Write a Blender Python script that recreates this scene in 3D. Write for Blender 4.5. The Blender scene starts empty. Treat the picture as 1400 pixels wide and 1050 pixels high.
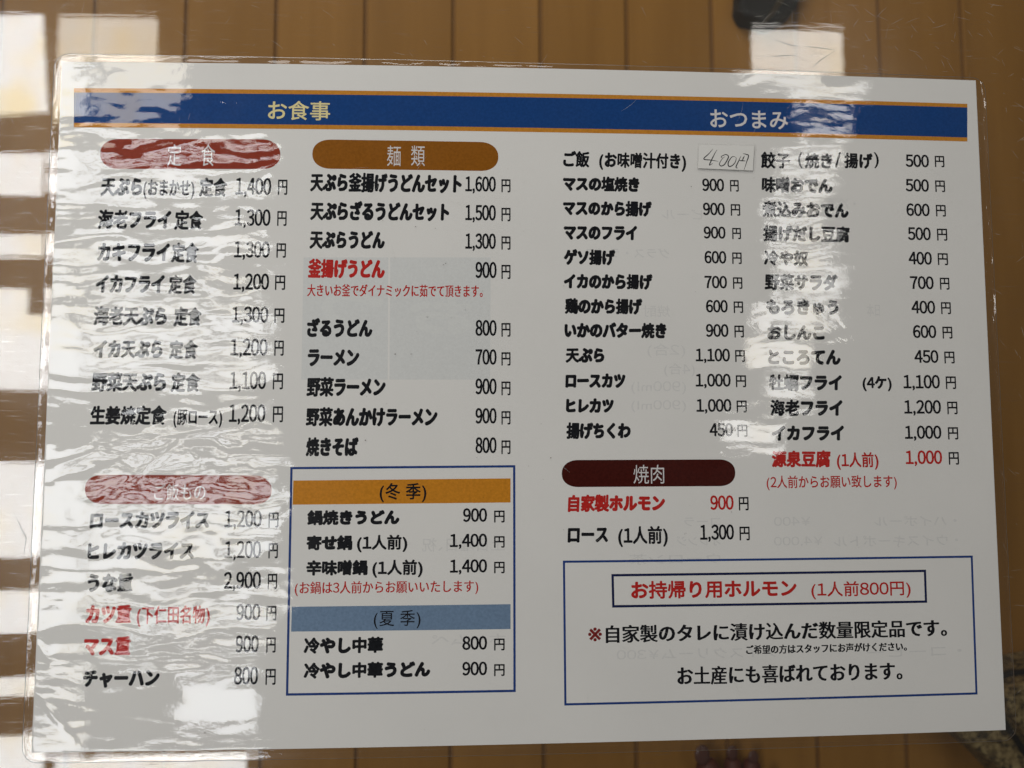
import bpy, bmesh, math, random
import numpy as np
from mathutils import Vector, Matrix, Euler, noise

random.seed(7)
rng = np.random.RandomState(7)
sc = bpy.context.scene
COL = sc.collection

# ------------------------------------------------------------------ camera
CAM = np.array([-0.0255, -0.0181, 0.3272])
cam_data = bpy.data.cameras.new('camera')
cam = bpy.data.objects.new('camera', cam_data)
COL.objects.link(cam)
cam.location = CAM
cam.rotation_euler = (0.0709, -0.0487, -0.0023)
cam_data.sensor_width = 36.0
cam_data.lens = 26.0
cam_data.clip_start = 0.01
cam_data.clip_end = 100
cam_data.dof.use_dof = True
cam_data.dof.focus_distance = 0.327
cam_data.dof.aperture_fstop = 9.5
sc.camera = cam
FPX = 1400 * 26.0 / 36.0
ROT = np.array(Euler((0.0709, -0.0487, -0.0023), 'XYZ').to_matrix())

def ray(px, py):
    d = ROT @ np.array([(px - 700) / FPX, (525 - py) / FPX, -1.0])
    return d

def on_plane(px, py, z):
    d = ray(px, py)
    return CAM + d * ((z - CAM[2]) / d[2])

# ------------------------------------------------------------------ world, exposure
world = bpy.data.worlds.new("World")
sc.world = world
world.use_nodes = True
bg = world.node_tree.nodes['Background']
bg.inputs[0].default_value = (1.0, 0.95, 0.88, 1)
bg.inputs[1].default_value = 0.035
sc.view_settings.view_transform = 'Standard'
sc.view_settings.look = 'None'
sc.view_settings.exposure = 0
sc.view_settings.gamma = 1
sc.cycles.transparent_max_bounces = 24
sc.cycles.max_bounces = 8
sc.cycles.caustics_reflective = False
sc.cycles.caustics_refractive = False

# ------------------------------------------------------------------ window light
# the daylight comes in through barred panes high above the table; each pane is an area lamp
PANE_Z = 1.15
def mirror_point(px, py, z=PANE_Z):
    p = on_plane(px, py, 0)
    d = ray(px, py); d = d * np.array([1, 1, -1])
    return p + d * (z / d[2])

def pane(x0, y0, x1, y1, rad, col=(0.97, 0.985, 1.0), blot=0.25, rot=0.0):
    a = mirror_point(x0, (y0 + y1) / 2); b = mirror_point(x1, (y0 + y1) / 2)
    c = mirror_point((x0 + x1) / 2, y0); d = mirror_point((x0 + x1) / 2, y1)
    w = abs(b[0] - a[0]); h = abs(c[1] - d[1])
    L = bpy.data.lights.new('window_light', 'AREA')
    L.shape = 'RECTANGLE'; L.size = w; L.size_y = h
    L.energy = rad * math.pi * w * h
    L.color = col
    o = bpy.data.objects.new('window_light', L)
    o.location = ((a[0] + b[0]) / 2, (c[1] + d[1]) / 2, PANE_Z)
    o.rotation_euler = (0, 0, rot)
    COL.objects.link(o)
    # what stands outside the pane: soft uneven brightness and a little straw colour
    L.use_nodes = True
    nt = L.node_tree
    em = nt.nodes['Emission']
    g = nt.nodes.new('ShaderNodeNewGeometry')
    n = nt.nodes.new('ShaderNodeTexNoise'); n.inputs['Scale'].default_value = 9.0; n.inputs['Detail'].default_value = 2.0
    r = nt.nodes.new('ShaderNodeValToRGB')
    r.color_ramp.elements[0].position = 0.48; r.color_ramp.elements[0].color = (1, 1, 1, 1)
    r.color_ramp.elements[1].position = 0.72; r.color_ramp.elements[1].color = (1.0, 1 - blot * 0.3, 1 - blot * 0.9, 1)
    nt.links.new(g.outputs['Position'], n.inputs['Vector'])
    nt.links.new(n.outputs['Fac'], r.inputs['Fac'])
    nt.links.new(r.outputs['Color'], em.inputs['Color'])
    return o

RAD = 7.4
pane(-110, 20, 60, 158, RAD * 1.0, blot=0.45, rot=0.09)
pane(76, 21, 212, 150, RAD * 0.62, (1, 0.95, 0.86), blot=0.4)
# left strip of panes between the bars; lower rows shortened to give less light
for (y0, y1) in ((207, 265), (318, 351), (430, 533), (632, 762), (808, 868), (928, 954), (1008, 1080)):
    pane(-110 if y0 < 600 else -30, y0, 57, y1, RAD, blot=0.3)
# added lamp pieces, cut up to break the glare on the film into bands
for (y0, y1, xa, xb) in ((207, 228, 60, 345), (238, 262, 60, 340), (318, 348, 60, 345), (392, 408, 60, 330), (430, 458, 60, 345), (472, 498, 60, 350), (510, 533, 60, 340), (594, 606, 90, 350),
                         (636, 656, 60, 362), (672, 704, 60, 358), (718, 760, 60, 350), (808, 832, 60, 360), (846, 866, 60, 350), (905, 915, 90, 320), (935, 1000, 205, 322), (1036, 1080, 72, 335)):
    pane(xa, y0, xb, y1, RAD, blot=0.25)
pane(-110, 393, 36, 431, RAD, blot=0.3)
for (y0, y1, xa, xb, k) in ((38, 106, 1029, 1154, .74), (114, 135, 1108, 1222, .9), (156, 177, 1118, 1200, .9), (203, 221, 1090, 1185, .9), (236, 252, 1085, 1180, .9), (268, 286, 1068, 1155, .95),
                        (302, 317, 1075, 1190, .95), (332, 350, 1072, 1175, .95), (362, 388, 1085, 1190, .95), (398, 412, 1085, 1195, .9), (426, 450, 1052, 1182, .95), (464, 500, 1044, 1140, .95), (518, 545, 1070, 1135, .9), (574, 610, 1008, 1092, .95)):
    pane(xa, y0, xb, y1, RAD * k, (1, 0.97, 0.91) if y0 < 100 else (1, 0.985, 0.955), blot=0.2)  # lower pieces are placed and sized to shape the glare on the film
# added fill lamp, no window known there: brightens the sheet towards its far edge
L = bpy.data.lights.new('far_fill_light', 'AREA'); L.shape = 'RECTANGLE'; L.size = 0.9; L.size_y = 0.5; L.color = (1.0, 0.97, 0.92)
L.energy = 6.0
o = bpy.data.objects.new('far_fill_light', L); o.location = (-0.30, 1.0, 0.62)
o.rotation_euler = (Vector((0, 0, 0)) - Vector(o.location)).to_track_quat('-Z', 'Y').to_euler(); COL.objects.link(o)

# ------------------------------------------------------------------ helpers
def link(o, parent=None):
    COL.objects.link(o)
    if parent is not None:
        o.parent = parent
    return o

def tag(o, label=None, cat=None, group=None, kind=None):
    if label: o['label'] = label
    if cat: o['category'] = cat
    if group: o['group'] = group
    if kind: o['kind'] = kind
    return o

def empty(name, loc=(0, 0, 0)):
    o = bpy.data.objects.new(name, None)
    o.location = loc
    o.empty_display_size = 0.05
    COL.objects.link(o)
    return o

def mesh_obj(name, verts, faces, mat, parent=None, smooth=False):
    me = bpy.data.meshes.new(name)
    me.from_pydata([tuple(map(float, v)) for v in verts], [], [tuple(map(int, f)) for f in faces])
    me.materials.append(mat)
    if smooth:
        me.polygons.foreach_set('use_smooth', [True] * len(me.polygons))
    me.update()
    return link(bpy.data.objects.new(name, me), parent)

def bm_obj(name, bm, mat, parent=None, smooth=False):
    me = bpy.data.meshes.new(name)
    bm.to_mesh(me); bm.free()
    me.materials.append(mat)
    if smooth:
        me.polygons.foreach_set('use_smooth', [True] * len(me.polygons))
    return link(bpy.data.objects.new(name, me), parent)

def new_mat(name):
    m = bpy.data.materials.new(name); m.use_nodes = True
    nt = m.node_tree
    return m, nt, nt.nodes['Principled BSDF']

def N(nt, t, **kw):
    n = nt.nodes.new(t)
    for k, v in kw.items():
        if hasattr(n, k): setattr(n, k, v)
        else: n.inputs[k.replace('_', ' ')].default_value = v
    return n

def ink(name, col, var=0.12, rough=0.6, scale=900):
    m, nt, p = new_mat(name)
    tc = N(nt, 'ShaderNodeTexCoord')
    n = N(nt, 'ShaderNodeTexNoise'); n.inputs['Scale'].default_value = scale; n.inputs['Detail'].default_value = 3
    r = N(nt, 'ShaderNodeValToRGB')
    r.color_ramp.elements[0].position = 0.3; r.color_ramp.elements[1].position = 0.7
    r.color_ramp.elements[0].color = tuple(c * (1 - var) for c in col) + (1,)
    r.color_ramp.elements[1].color = tuple(min(1, c * (1 + var) + var * .01) for c in col) + (1,)
    nt.links.new(tc.outputs['Object'], n.inputs['Vector'])
    nt.links.new(n.outputs['Fac'], r.inputs['Fac'])
    nt.links.new(r.outputs['Color'], p.inputs['Base Color'])
    p.inputs['Roughness'].default_value = rough
    p.inputs['Specular IOR Level'].default_value = 0.0
    return m

M = {}
M['black'] = ink('black_ink', (0.008, 0.009, 0.012), 0.3)
M['red'] = ink('red_ink', (0.52, 0.022, 0.018), 0.15)
M['dark_red'] = ink('dark_red_ink', (0.22, 0.022, 0.02), 0.15)
M['navy'] = ink('navy_ink', (0.020, 0.055, 0.22), 0.2)
M['deep_navy'] = ink('deep_navy_ink', (0.010, 0.016, 0.07), 0.2)
M['blue'] = ink('blue_band_ink', (0.009, 0.056, 0.215), 0.10)
M['orange'] = ink('orange_ink', (0.60, 0.235, 0.018), 0.10)
M['line_orange'] = ink('orange_line_ink', (0.58, 0.24, 0.03), 0.10)
M['grey_blue'] = ink('grey_blue_ink', (0.17, 0.255, 0.38), 0.10)
M['ochre'] = ink('ochre_ink', (0.28, 0.098, 0.008), 0.10)
M['brick_red'] = ink('brick_red_ink', (0.28, 0.038, 0.018), 0.12)
M['maroon'] = ink('maroon_ink', (0.055, 0.0045, 0.002), 0.15)
M['cream'] = ink('cream_ink', (0.80, 0.70, 0.36), 0.05)
M['pale'] = ink('pale_ink', (0.72, 0.70, 0.70), 0.05)
M['ghost'] = ink('show_through_ink', (0.728, 0.722, 0.705), 0.04)
M['ghost_blue'] = ink('show_through_blue', (0.725, 0.735, 0.725), 0.03)
M['ghost_light'] = ink('show_through_light', (0.745, 0.755, 0.74), 0.02)
M['pencil'] = ink('pen_ink', (0.03, 0.03, 0.035), 0.4)

# paper
m, nt, p = new_mat('white_paper')
tc = N(nt, 'ShaderNodeTexCoord')
n1 = N(nt, 'ShaderNodeTexNoise'); n1.inputs['Scale'].default_value = 14; n1.inputs['Detail'].default_value = 6
n2 = N(nt, 'ShaderNodeTexNoise'); n2.inputs['Scale'].default_value = 1400; n2.inputs['Detail'].default_value = 2
mx = N(nt, 'ShaderNodeMix', data_type='RGBA'); mx.inputs[0].default_value = 0.3
r = N(nt, 'ShaderNodeValToRGB')
r.color_ramp.elements[0].position = 0.3; r.color_ramp.elements[0].color = (0.785, 0.775, 0.750, 1)
r.color_ramp.elements[1].position = 0.7; r.color_ramp.elements[1].color = (0.835, 0.822, 0.795, 1)
for n in (n1, n2): nt.links.new(tc.outputs['Object'], n.inputs['Vector'])
nt.links.new(n1.outputs['Fac'], mx.inputs[6]); nt.links.new(n2.outputs['Fac'], mx.inputs[7])
nt.links.new(mx.outputs[2], r.inputs['Fac']); nt.links.new(r.outputs['Color'], p.inputs['Base Color'])
p.inputs['Roughness'].default_value = 0.8; p.inputs['Specular IOR Level'].default_value = 0.0
M['paper'] = m
m, nt, p = new_mat('sticker_paper')
p.inputs['Base Color'].default_value = (0.84, 0.83, 0.80, 1); p.inputs['Roughness'].default_value = 0.55
p.inputs['Specular IOR Level'].default_value = 0.2
M['sticker'] = m

def clear_sheet(name, ior, rough, bump_scale, bump_dist, haze_w, haze_col, haze_rough, aniso=(1, 1, 1), dirt=0.0, tint=(1, 1, 1), fine=0.0, scr=False):
    """clear plastic or glass: mirror by Fresnel, otherwise lets light straight through; thin layer of dust"""
    m = bpy.data.materials.new(name); m.use_nodes = True
    nt = m.node_tree; nt.nodes.clear()
    out = N(nt, 'ShaderNodeOutputMaterial')
    tr = N(nt, 'ShaderNodeBsdfTransparent'); tr.inputs[0].default_value = tint + (1,)
    gl = N(nt, 'ShaderNodeBsdfGlossy'); gl.inputs['Roughness'].default_value = rough
    gl.inputs['Color'].default_value = (1, 1, 1, 1)
    fr = N(nt, 'ShaderNodeFresnel')
    ge = N(nt, 'ShaderNodeNewGeometry'); io = N(nt, 'ShaderNodeMapRange')      # same mirror strength seen from either side of the sheet
    io.inputs['To Min'].default_value = ior; io.inputs['To Max'].default_value = 1 / ior
    nt.links.new(ge.outputs['Backfacing'], io.inputs['Value']); nt.links.new(io.outputs[0], fr.inputs['IOR'])
    tc = N(nt, 'ShaderNodeTexCoord')
    mp = N(nt, 'ShaderNodeMapping'); mp.inputs['Scale'].default_value = aniso
    nt.links.new(tc.outputs['Object'], mp.inputs['Vector'])
    ns = N(nt, 'ShaderNodeTexNoise'); ns.inputs['Scale'].default_value = bump_scale; ns.inputs['Detail'].default_value = 4; ns.inputs['Roughness'].default_value = 0.55
    nt.links.new(mp.outputs[0], ns.inputs['Vector'])
    bp = N(nt, 'ShaderNodeBump'); bp.inputs['Strength'].default_value = 1.0; bp.inputs['Distance'].default_value = bump_dist
    nt.links.new(ns.outputs['Fac'], bp.inputs['Height'])
    nrm = bp.outputs[0]
    if fine:
        nf = N(nt, 'ShaderNodeTexNoise'); nf.inputs['Scale'].default_value = 2200; nf.inputs['Detail'].default_value = 2
        nt.links.new(tc.outputs['Object'], nf.inputs['Vector'])
        b2 = N(nt, 'ShaderNodeBump'); b2.inputs['Strength'].default_value = 1.0; b2.inputs['Distance'].default_value = fine
        nt.links.new(nf.outputs['Fac'], b2.inputs['Height']); nt.links.new(nrm, b2.inputs['Normal']); nrm = b2.outputs[0]
    nt.links.new(nrm, gl.inputs['Normal']); nt.links.new(nrm, fr.inputs['Normal'])
    mix = N(nt, 'ShaderNodeMixShader')
    nt.links.new(fr.outputs[0], mix.inputs[0]); nt.links.new(tr.outputs[0], mix.inputs[1]); nt.links.new(gl.outputs[0], mix.inputs[2])
    # dust and worn surface: a little rough reflection, uneven
    df = N(nt, 'ShaderNodeBsdfDiffuse'); df.inputs[0].default_value = haze_col + (1,)
    rg = N(nt, 'ShaderNodeBsdfGlossy'); rg.inputs['Roughness'].default_value = haze_rough; rg.inputs['Color'].default_value = (.9, .9, .9, 1)
    md = N(nt, 'ShaderNodeMixShader'); md.inputs[0].default_value = 0.86
    nt.links.new(df.outputs[0], md.inputs[1]); nt.links.new(rg.outputs[0], md.inputs[2])
    dn = N(nt, 'ShaderNodeTexNoise'); dn.inputs['Scale'].default_value = 22; dn.inputs['Detail'].default_value = 8; dn.inputs['Roughness'].default_value = 0.65
    nt.links.new(tc.outputs['Object'], dn.inputs['Vector'])
    mr = N(nt, 'ShaderNodeMapRange'); mr.inputs['From Min'].default_value = 0.3; mr.inputs['From Max'].default_value = 0.75
    mr.inputs['To Min'].default_value = haze_w * (1 - dirt); mr.inputs['To Max'].default_value = haze_w * (1 + dirt)
    nt.links.new(dn.outputs['Fac'], mr.inputs['Value'])
    mix2 = N(nt, 'ShaderNodeMixShader')
    fac = mr.outputs[0]
    if scr:
        # hairline wear in many directions: stretched noise, thresholded thin
        tot = fac
        for ang, sx, sy, s in ((0.35, 14, 330, 1), (-0.6, 18, 360, 1), (1.2, 16, 300, 1), (0.05, 12, 500, 1)):
            m2 = N(nt, 'ShaderNodeMapping'); m2.inputs['Rotation'].default_value = (0, 0, ang); m2.inputs['Scale'].default_value = (sx * 4, sy * 4, 1)
            nt.links.new(tc.outputs['Object'], m2.inputs['Vector'])
            t = N(nt, 'ShaderNodeTexNoise'); t.inputs['Scale'].default_value = 1.0; t.inputs['Detail'].default_value = 1.0
            nt.links.new(m2.outputs[0], t.inputs['Vector'])
            q = N(nt, 'ShaderNodeMapRange'); q.inputs['From Min'].default_value = 0.68; q.inputs['From Max'].default_value = 0.84
            q.inputs['To Min'].default_value = 0; q.inputs['To Max'].default_value = 0.16
            nt.links.new(t.outputs['Fac'], q.inputs['Value'])
            a = N(nt, 'ShaderNodeMath', operation='ADD'); nt.links.new(tot, a.inputs[0]); nt.links.new(q.outputs[0], a.inputs[1])
            tot = a.outputs[0]
        fac = tot
    nt.links.new(fac, mix2.inputs[0]); nt.links.new(mix.outputs[0], mix2.inputs[1]); nt.links.new(md.outputs[0], mix2.inputs[2])
    nt.links.new(mix2.outputs[0], out.inputs[0])
    return m

M['film'] = clear_sheet('clear_laminate_film', 1.60, 0.004, 560, 0.000013, 0.008, (0.6, 0.6, 0.62), 0.30, aniso=(0.75, 1, 1), dirt=0.9, fine=0.0000012)
M['glass'] = clear_sheet('scratched_table_glass', 1.60, 0.004, 60, 0.000022, 0.026, (0.50, 0.51, 0.54), 0.20, aniso=(0.3, 3, 1), dirt=0.5, tint=(0.97, 0.985, 0.975), scr=True)
M['glass_under'] = clear_sheet('table_glass_underside', 1.52, 0.004, 10, 0.000002, 0.004, (0.5, 0.5, 0.5), 0.3)
M['film_edge'] = clear_sheet('laminate_film_cut_edge', 1.6, 0.25, 300, 0.00002, 0.30, (0.78, 0.76, 0.70), 0.3)

# ------------------------------------------------------------------ floor below the glass table
FZ = -0.38
def wood(name, c1, c2, seed):
    m, nt, p = new_mat(name)
    tc = N(nt, 'ShaderNodeTexCoord'); oi = N(nt, 'ShaderNodeObjectInfo')
    mp = N(nt, 'ShaderNodeMapping'); mp.inputs['Scale'].default_value = (26, 2.2, 6)
    ad = N(nt, 'ShaderNodeVectorMath', operation='ADD')
    mu = N(nt, 'ShaderNodeMath', operation='MULTIPLY'); mu.inputs[1].default_value = 37.0
    nt.links.new(oi.outputs['Random'], mu.inputs[0])
    nt.links.new(tc.outputs['Object'], ad.inputs[0]); nt.links.new(mu.outputs[0], ad.inputs[1])
    nt.links.new(ad.outputs[0], mp.inputs['Vector'])
    n = N(nt, 'ShaderNodeTexNoise'); n.inputs['Scale'].default_value = 1.6; n.inputs['Detail'].default_value = 7; n.inputs['Distortion'].default_value = 0.6
    nt.links.new(mp.outputs[0], n.inputs['Vector'])
    r = N(nt, 'ShaderNodeValToRGB')
    r.color_ramp.elements[0].position = 0.3; r.color_ramp.elements[0].color = c1 + (1,)
    r.color_ramp.elements[1].position = 0.7; r.color_ramp.elements[1].color = c2 + (1,)
    nt.links.new(n.outputs['Fac'], r.inputs['Fac'])
    hs = N(nt, 'ShaderNodeHueSaturation')
    mr = N(nt, 'ShaderNodeMapRange'); mr.inputs['To Min'].default_value = 0.86; mr.inputs['To Max'].default_value = 1.10
    nt.links.new(oi.outputs['Random'], mr.inputs['Value']); nt.links.new(mr.outputs[0], hs.inputs['Value'])
    nt.links.new(r.outputs['Color'], hs.inputs['Color']); nt.links.new(hs.outputs['Color'], p.inputs['Base Color'])
    p.inputs['Roughness'].default_value = 0.6; p.inputs['Specular IOR Level'].default_value = 0.12
    return m
M['wood'] = wood('floor_plank_wood', (0.335, 0.156, 0.033), (0.395, 0.188, 0.043), 1)
m, nt, p = new_mat('floor_base_dark'); p.inputs['Base Color'].default_value = (0.27, 0.128, 0.030, 1); p.inputs['Roughness'].default_value = 0.9
M['floor_base'] = m

bm = bmesh.new(); bmesh.ops.create_cube(bm, size=1)
bmesh.ops.scale(bm, vec=(3.2, 3.2, 0.03), verts=bm.verts); bmesh.ops.translate(bm, vec=(0, 0, FZ - 0.0036 - 0.015), verts=bm.verts)
floor = bm_obj('floor', bm, M['floor_base']); tag(floor, kind='structure')

g_top = [on_plane(x, 30, FZ) for x in (5, 1316)]
PW = (g_top[1][0] - g_top[0][0]) / 11.0
gx0 = on_plane(619, 400, FZ)[0]
def plank_mesh():
    bm = bmesh.new(); bmesh.ops.create_cube(bm, size=1)
    bmesh.ops.scale(bm, vec=(PW - 0.0034, 3.2, 0.0035), verts=bm.verts)
    bmesh.ops.translate(bm, vec=(0, 0, -0.00175), verts=bm.verts)
    es = [e for e in bm.edges if all(v.co.z > -0.001 for v in e.verts) and abs(e.verts[0].co.y - e.verts[1].co.y) > 1]
    bmesh.ops.bevel(bm, geom=es, offset=0.0018, segments=3, profile=0.5, affect='EDGES')
    me = bpy.data.meshes.new('plank'); bm.to_mesh(me); bm.free(); me.materials.append(M['wood'])
    return me
pm = plank_mesh()
for i in range(-17, 18):
    o = bpy.data.objects.new('plank', pm)
    o.location = (gx0 + (i + 0.5) * PW, 0, FZ)
    link(o, floor)

# ------------------------------------------------------------------ glass table
table = empty('glass_table', (0, 0, FZ))
tag(table, 'low table with a worn scratched clear glass top over the plank floor', 'table')
GT = -0.0006
def child_loc(o, parent):
    o.matrix_parent_inverse = Matrix.Translation(parent.location).inverted()
TX0, TX1, TY0, TY1 = -0.98, 0.94, -0.62, 0.64
gt = mesh_obj('glass_top', [(TX0, TY0, GT), (TX1, TY0, GT), (TX1, TY1, GT), (TX0, TY1, GT)], [(0, 1, 2, 3)], M['glass'], table); child_loc(gt, table)
gu = mesh_obj('glass_underside', [(TX0, TY0, GT - .006), (TX0, TY1, GT - .006), (TX1, TY1, GT - .006), (TX1, TY0, GT - .006),
     (TX0, TY0, GT - 2e-5), (TX0, TY1, GT - 2e-5), (TX1, TY1, GT - 2e-5), (TX1, TY0, GT - 2e-5)],
     [(0, 1, 2, 3), (0, 4, 5, 1), (1, 5, 6, 2), (2, 6, 7, 3), (3, 7, 4, 0)], M['glass_under'], gt)
m, nt, p = new_mat('dark_table_wood'); p.inputs['Base Color'].default_value = (0.06, 0.03, 0.015, 1); p.inputs['Roughness'].default_value = 0.5
n = N(nt, 'ShaderNodeTexNoise'); n.inputs['Scale'].default_value = 30
rr = N(nt, 'ShaderNodeValToRGB'); rr.color_ramp.elements[0].color = (0.04, 0.02, 0.01, 1); rr.color_ramp.elements[1].color = (0.09, 0.045, 0.02, 1)
nt.links.new(n.outputs['Fac'], rr.inputs['Fac']); nt.links.new(rr.outputs['Color'], p.inputs['Base Color'])
M['dark_wood'] = m
for lx in (TX0 + .05, TX1 - .05):
    for ly in (TY0 + .05, TY1 - .05):
        bm = bmesh.new(); bmesh.ops.create_cone(bm, cap_ends=True, segments=24, radius1=0.018, radius2=0.026, depth=-FZ - 0.008)
        bmesh.ops.translate(bm, vec=(lx, ly, (FZ + GT - .0065) / 2), verts=bm.verts)
        child_loc(bm_obj('leg', bm, M['dark_wood'], table, True), table)

# hairline scratches in the glass: hair-thin strips, their contrast with the glare put into the colour
m, nt, p = new_mat('scratch_groove')
p.inputs['Base Color'].default_value = (0.05, 0.035, 0.025, 1); p.inputs['Roughness'].default_value = 0.6
M['scratch'] = m
m, nt, p = new_mat('scratch_pale')  # pale copy: the way scratches catch light on dark glass, put into colour
p.inputs['Base Color'].default_value = (0.42, 0.38, 0.33, 1); p.inputs['Roughness'].default_value = 0.5
M['scratch_pale'] = m
def ribbon(pts, w, z, verts, faces, taper=True):
    pts = [np.array(q, float) for q in pts]
    b = len(verts); n = len(pts)
    for i, q in enumerate(pts):
        d = pts[min(i + 1, n - 1)] - pts[max(i - 1, 0)]
        d = d / (np.linalg.norm(d) + 1e-12); nn = np.array([-d[1], d[0]])
        k = w * (math.sin(math.pi * (0.06 + 0.88 * i / (n - 1))) if taper else 1) / 2
        zz = z if not callable(z) else z(q[0], q[1])
        verts.append((q[0] + nn[0] * k, q[1] + nn[1] * k, zz)); verts.append((q[0] - nn[0] * k, q[1] - nn[1] * k, zz))
    for i in range(n - 1):
        faces.append((b + 2 * i, b + 2 * i + 1, b + 2 * i + 3, b + 2 * i + 2))
def pxp(x, y): return on_plane(x, y, GT)[:2]
V, F = [], []
named = [((1027, 44), (1035, 48)), ((1058, 54), (1082, 62), (1092, 63)), ((1099, 60), (1107, 54)), ((1078, 60), (1084, 68)),
         ((1100, 63), (1125, 66), (1144, 69)), ((1053, 78), (1072, 76), (1090, 75)), ((1144, 68), (1122, 82), (1108, 95)), ((1104, 62), (1116, 74)),
         ((1046, 86), (1052, 88)), ((1092, 78), (1104, 86)), ((57, 248), (72, 243)), ((0, 288), (36, 268)), ((33, 312), (46, 302)), ((27, 715), (32, 735)),
         ((16, 660), (20, 674)), ((18, 700), (36, 735), (32, 760)), ((90, 52), (98, 53)), ((1155, 5), (1163, 8)), ((1170, 85), (1171, 92)), ((1335, 86), (1331, 92))]
for s in named:
    pp = [pxp(*q) for q in s]
    ribbon(pp, random.uniform(0.00022, 0.00036), GT + 3e-6, V, F)
for i in range(34):
    x, y = random.uniform(1032, 1148), random.uniform(40, 98)
    a = random.gauss(0.2, 0.5); L = random.uniform(2, 9)
    ribbon([pxp(x, y), pxp(x + L * math.cos(a), y + L * math.sin(a))], random.uniform(.0001, .0002), GT + 2e-6, V, F)
sco = mesh_obj('scratch', V, F, M['scratch'], gt); tag(sco, kind='stuff')
V, F = [], []
for i in range(230):
    reg = random.choice(('top', 'left', 'topright', 'topright', 'patch', 'right'))
    if reg == 'top': x, y = random.uniform(80, 1330), random.uniform(0, 95)
    elif reg == 'left': x, y = random.uniform(0, 60), random.uniform(0, 1050)
    elif reg == 'right': x, y = random.uniform(1350, 1400), random.uniform(0, 1000)
    elif reg == 'patch': x, y = random.uniform(1030, 1150), random.uniform(38, 100)
    else: x, y = random.uniform(1000, 1390), random.uniform(0, 100)
    a = random.gauss(0.45, 0.7); L = random.uniform(3, 22) * (0.6 if reg == 'patch' else 1)
    c = random.uniform(-0.2, 0.2)
    pp = [pxp(x + L * t * math.cos(a + c * t), y + L * t * math.sin(a + c * t)) for t in (0, .33, .66, 1)]
    ribbon(pp, random.uniform(0.00005, 0.00013), GT + 3e-6 + i * 1e-8, V, F)
sco = mesh_obj('scratch', V, F, M['scratch_pale'], gt); tag(sco, kind='stuff')

# ------------------------------------------------------------------ the laminated menu: paper with a gentle bow
W, H = 0.42, 0.297
BOW = 0.0031
def bow(x, y):
    s = np.clip(1 - (np.abs(x) / (W / 2 + 0.004)) ** 2, 0, 1)
    return BOW * s
def P(px, py, lift=0.0):
    """a photograph point carried onto the bowed paper"""
    z = 0.0
    for _ in range(4):
        q = on_plane(px, py, z + lift); z = float(bow(q[0], q[1]))
    return q
menu = empty('laminated_menu', (0, 0, 0))
tag(menu, 'laminated white Japanese price menu with a blue header band, lying on the glass table', 'menu')

PC = [P(85, 84.5), P(1334, 110), P(1375, 998), P(43, 1029)]     # TL TR BR BL
def quad_grid(c, nx, ny):
    s = np.linspace(0, 1, nx + 1)[None, :]; t = np.linspace(0, 1, ny + 1)[:, None]
    tl, tr, br, bl = [np.array(q[:2]) for q in c]
    X = (1 - t) * ((1 - s) * tl[0] + s * tr[0]) + t * ((1 - s) * bl[0] + s * br[0])
    Y = (1 - t) * ((1 - s) * tl[1] + s * tr[1]) + t * ((1 - s) * bl[1] + s * br[1])
    return X, Y
def grid_faces(nx, ny):
    i = np.arange(nx)[None, :] + np.arange(ny)[:, None] * (nx + 1)
    i = i.ravel()
    return np.stack([i, i + nx + 1, i + nx + 2, i + 1], 1)
def big_mesh(name, co, faces, mat, parent, smooth=True):
    me = bpy.data.meshes.new(name)
    me.vertices.add(len(co)); me.vertices.foreach_set('co', co.ravel())
    nf, k = faces.shape
    me.loops.add(nf * k); me.loops.foreach_set('vertex_index', faces.ravel().astype(np.int32))
    me.polygons.add(nf); me.polygons.foreach_set('loop_start', np.arange(0, nf * k, k, dtype=np.int32))
    me.polygons.foreach_set('loop_total', np.full(nf, k, dtype=np.int32))
    me.update(calc_edges=True); me.validate()
    me.polygons.foreach_set('use_smooth', [smooth] * nf)
    me.materials.append(mat)
    return link(bpy.data.objects.new(name, me), parent)
X, Y = quad_grid(PC, 60, 20)
Zp = bow(X, Y)
top = np.stack([X, Y, Zp], -1).reshape(-1, 3)
bot = top - np.array([0, 0, 0.00012])
nv = len(top); gf = grid_faces(60, 20)
co = np.concatenate([top, bot]); fcs = np.concatenate([gf, gf[:, ::-1] + nv])
rim = list(range(0, 61)) + [61 * j + 60 for j in range(1, 21)] + list(range(61 * 21 - 2, 61 * 20 - 1, -1)) + [61 * j for j in range(19, 0, -1)]
sf = np.array([(rim[i], rim[(i + 1) % len(rim)], rim[(i + 1) % len(rim)] + nv, rim[i] + nv) for i in range(len(rim))])
rt = np.array(rim); side = np.concatenate([top[rt], bot[rt]]); k_ = len(rim); o_ = len(co)
sf = np.array([(o_ + i, o_ + (i + 1) % k_, o_ + k_ + (i + 1) % k_, o_ + k_ + i) for i in range(k_)])   # own vertices, so the sheet's edge stays crisp
paper = big_mesh('paper', np.concatenate([co, side]), np.concatenate([fcs, sf]), M['paper'], menu)

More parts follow.
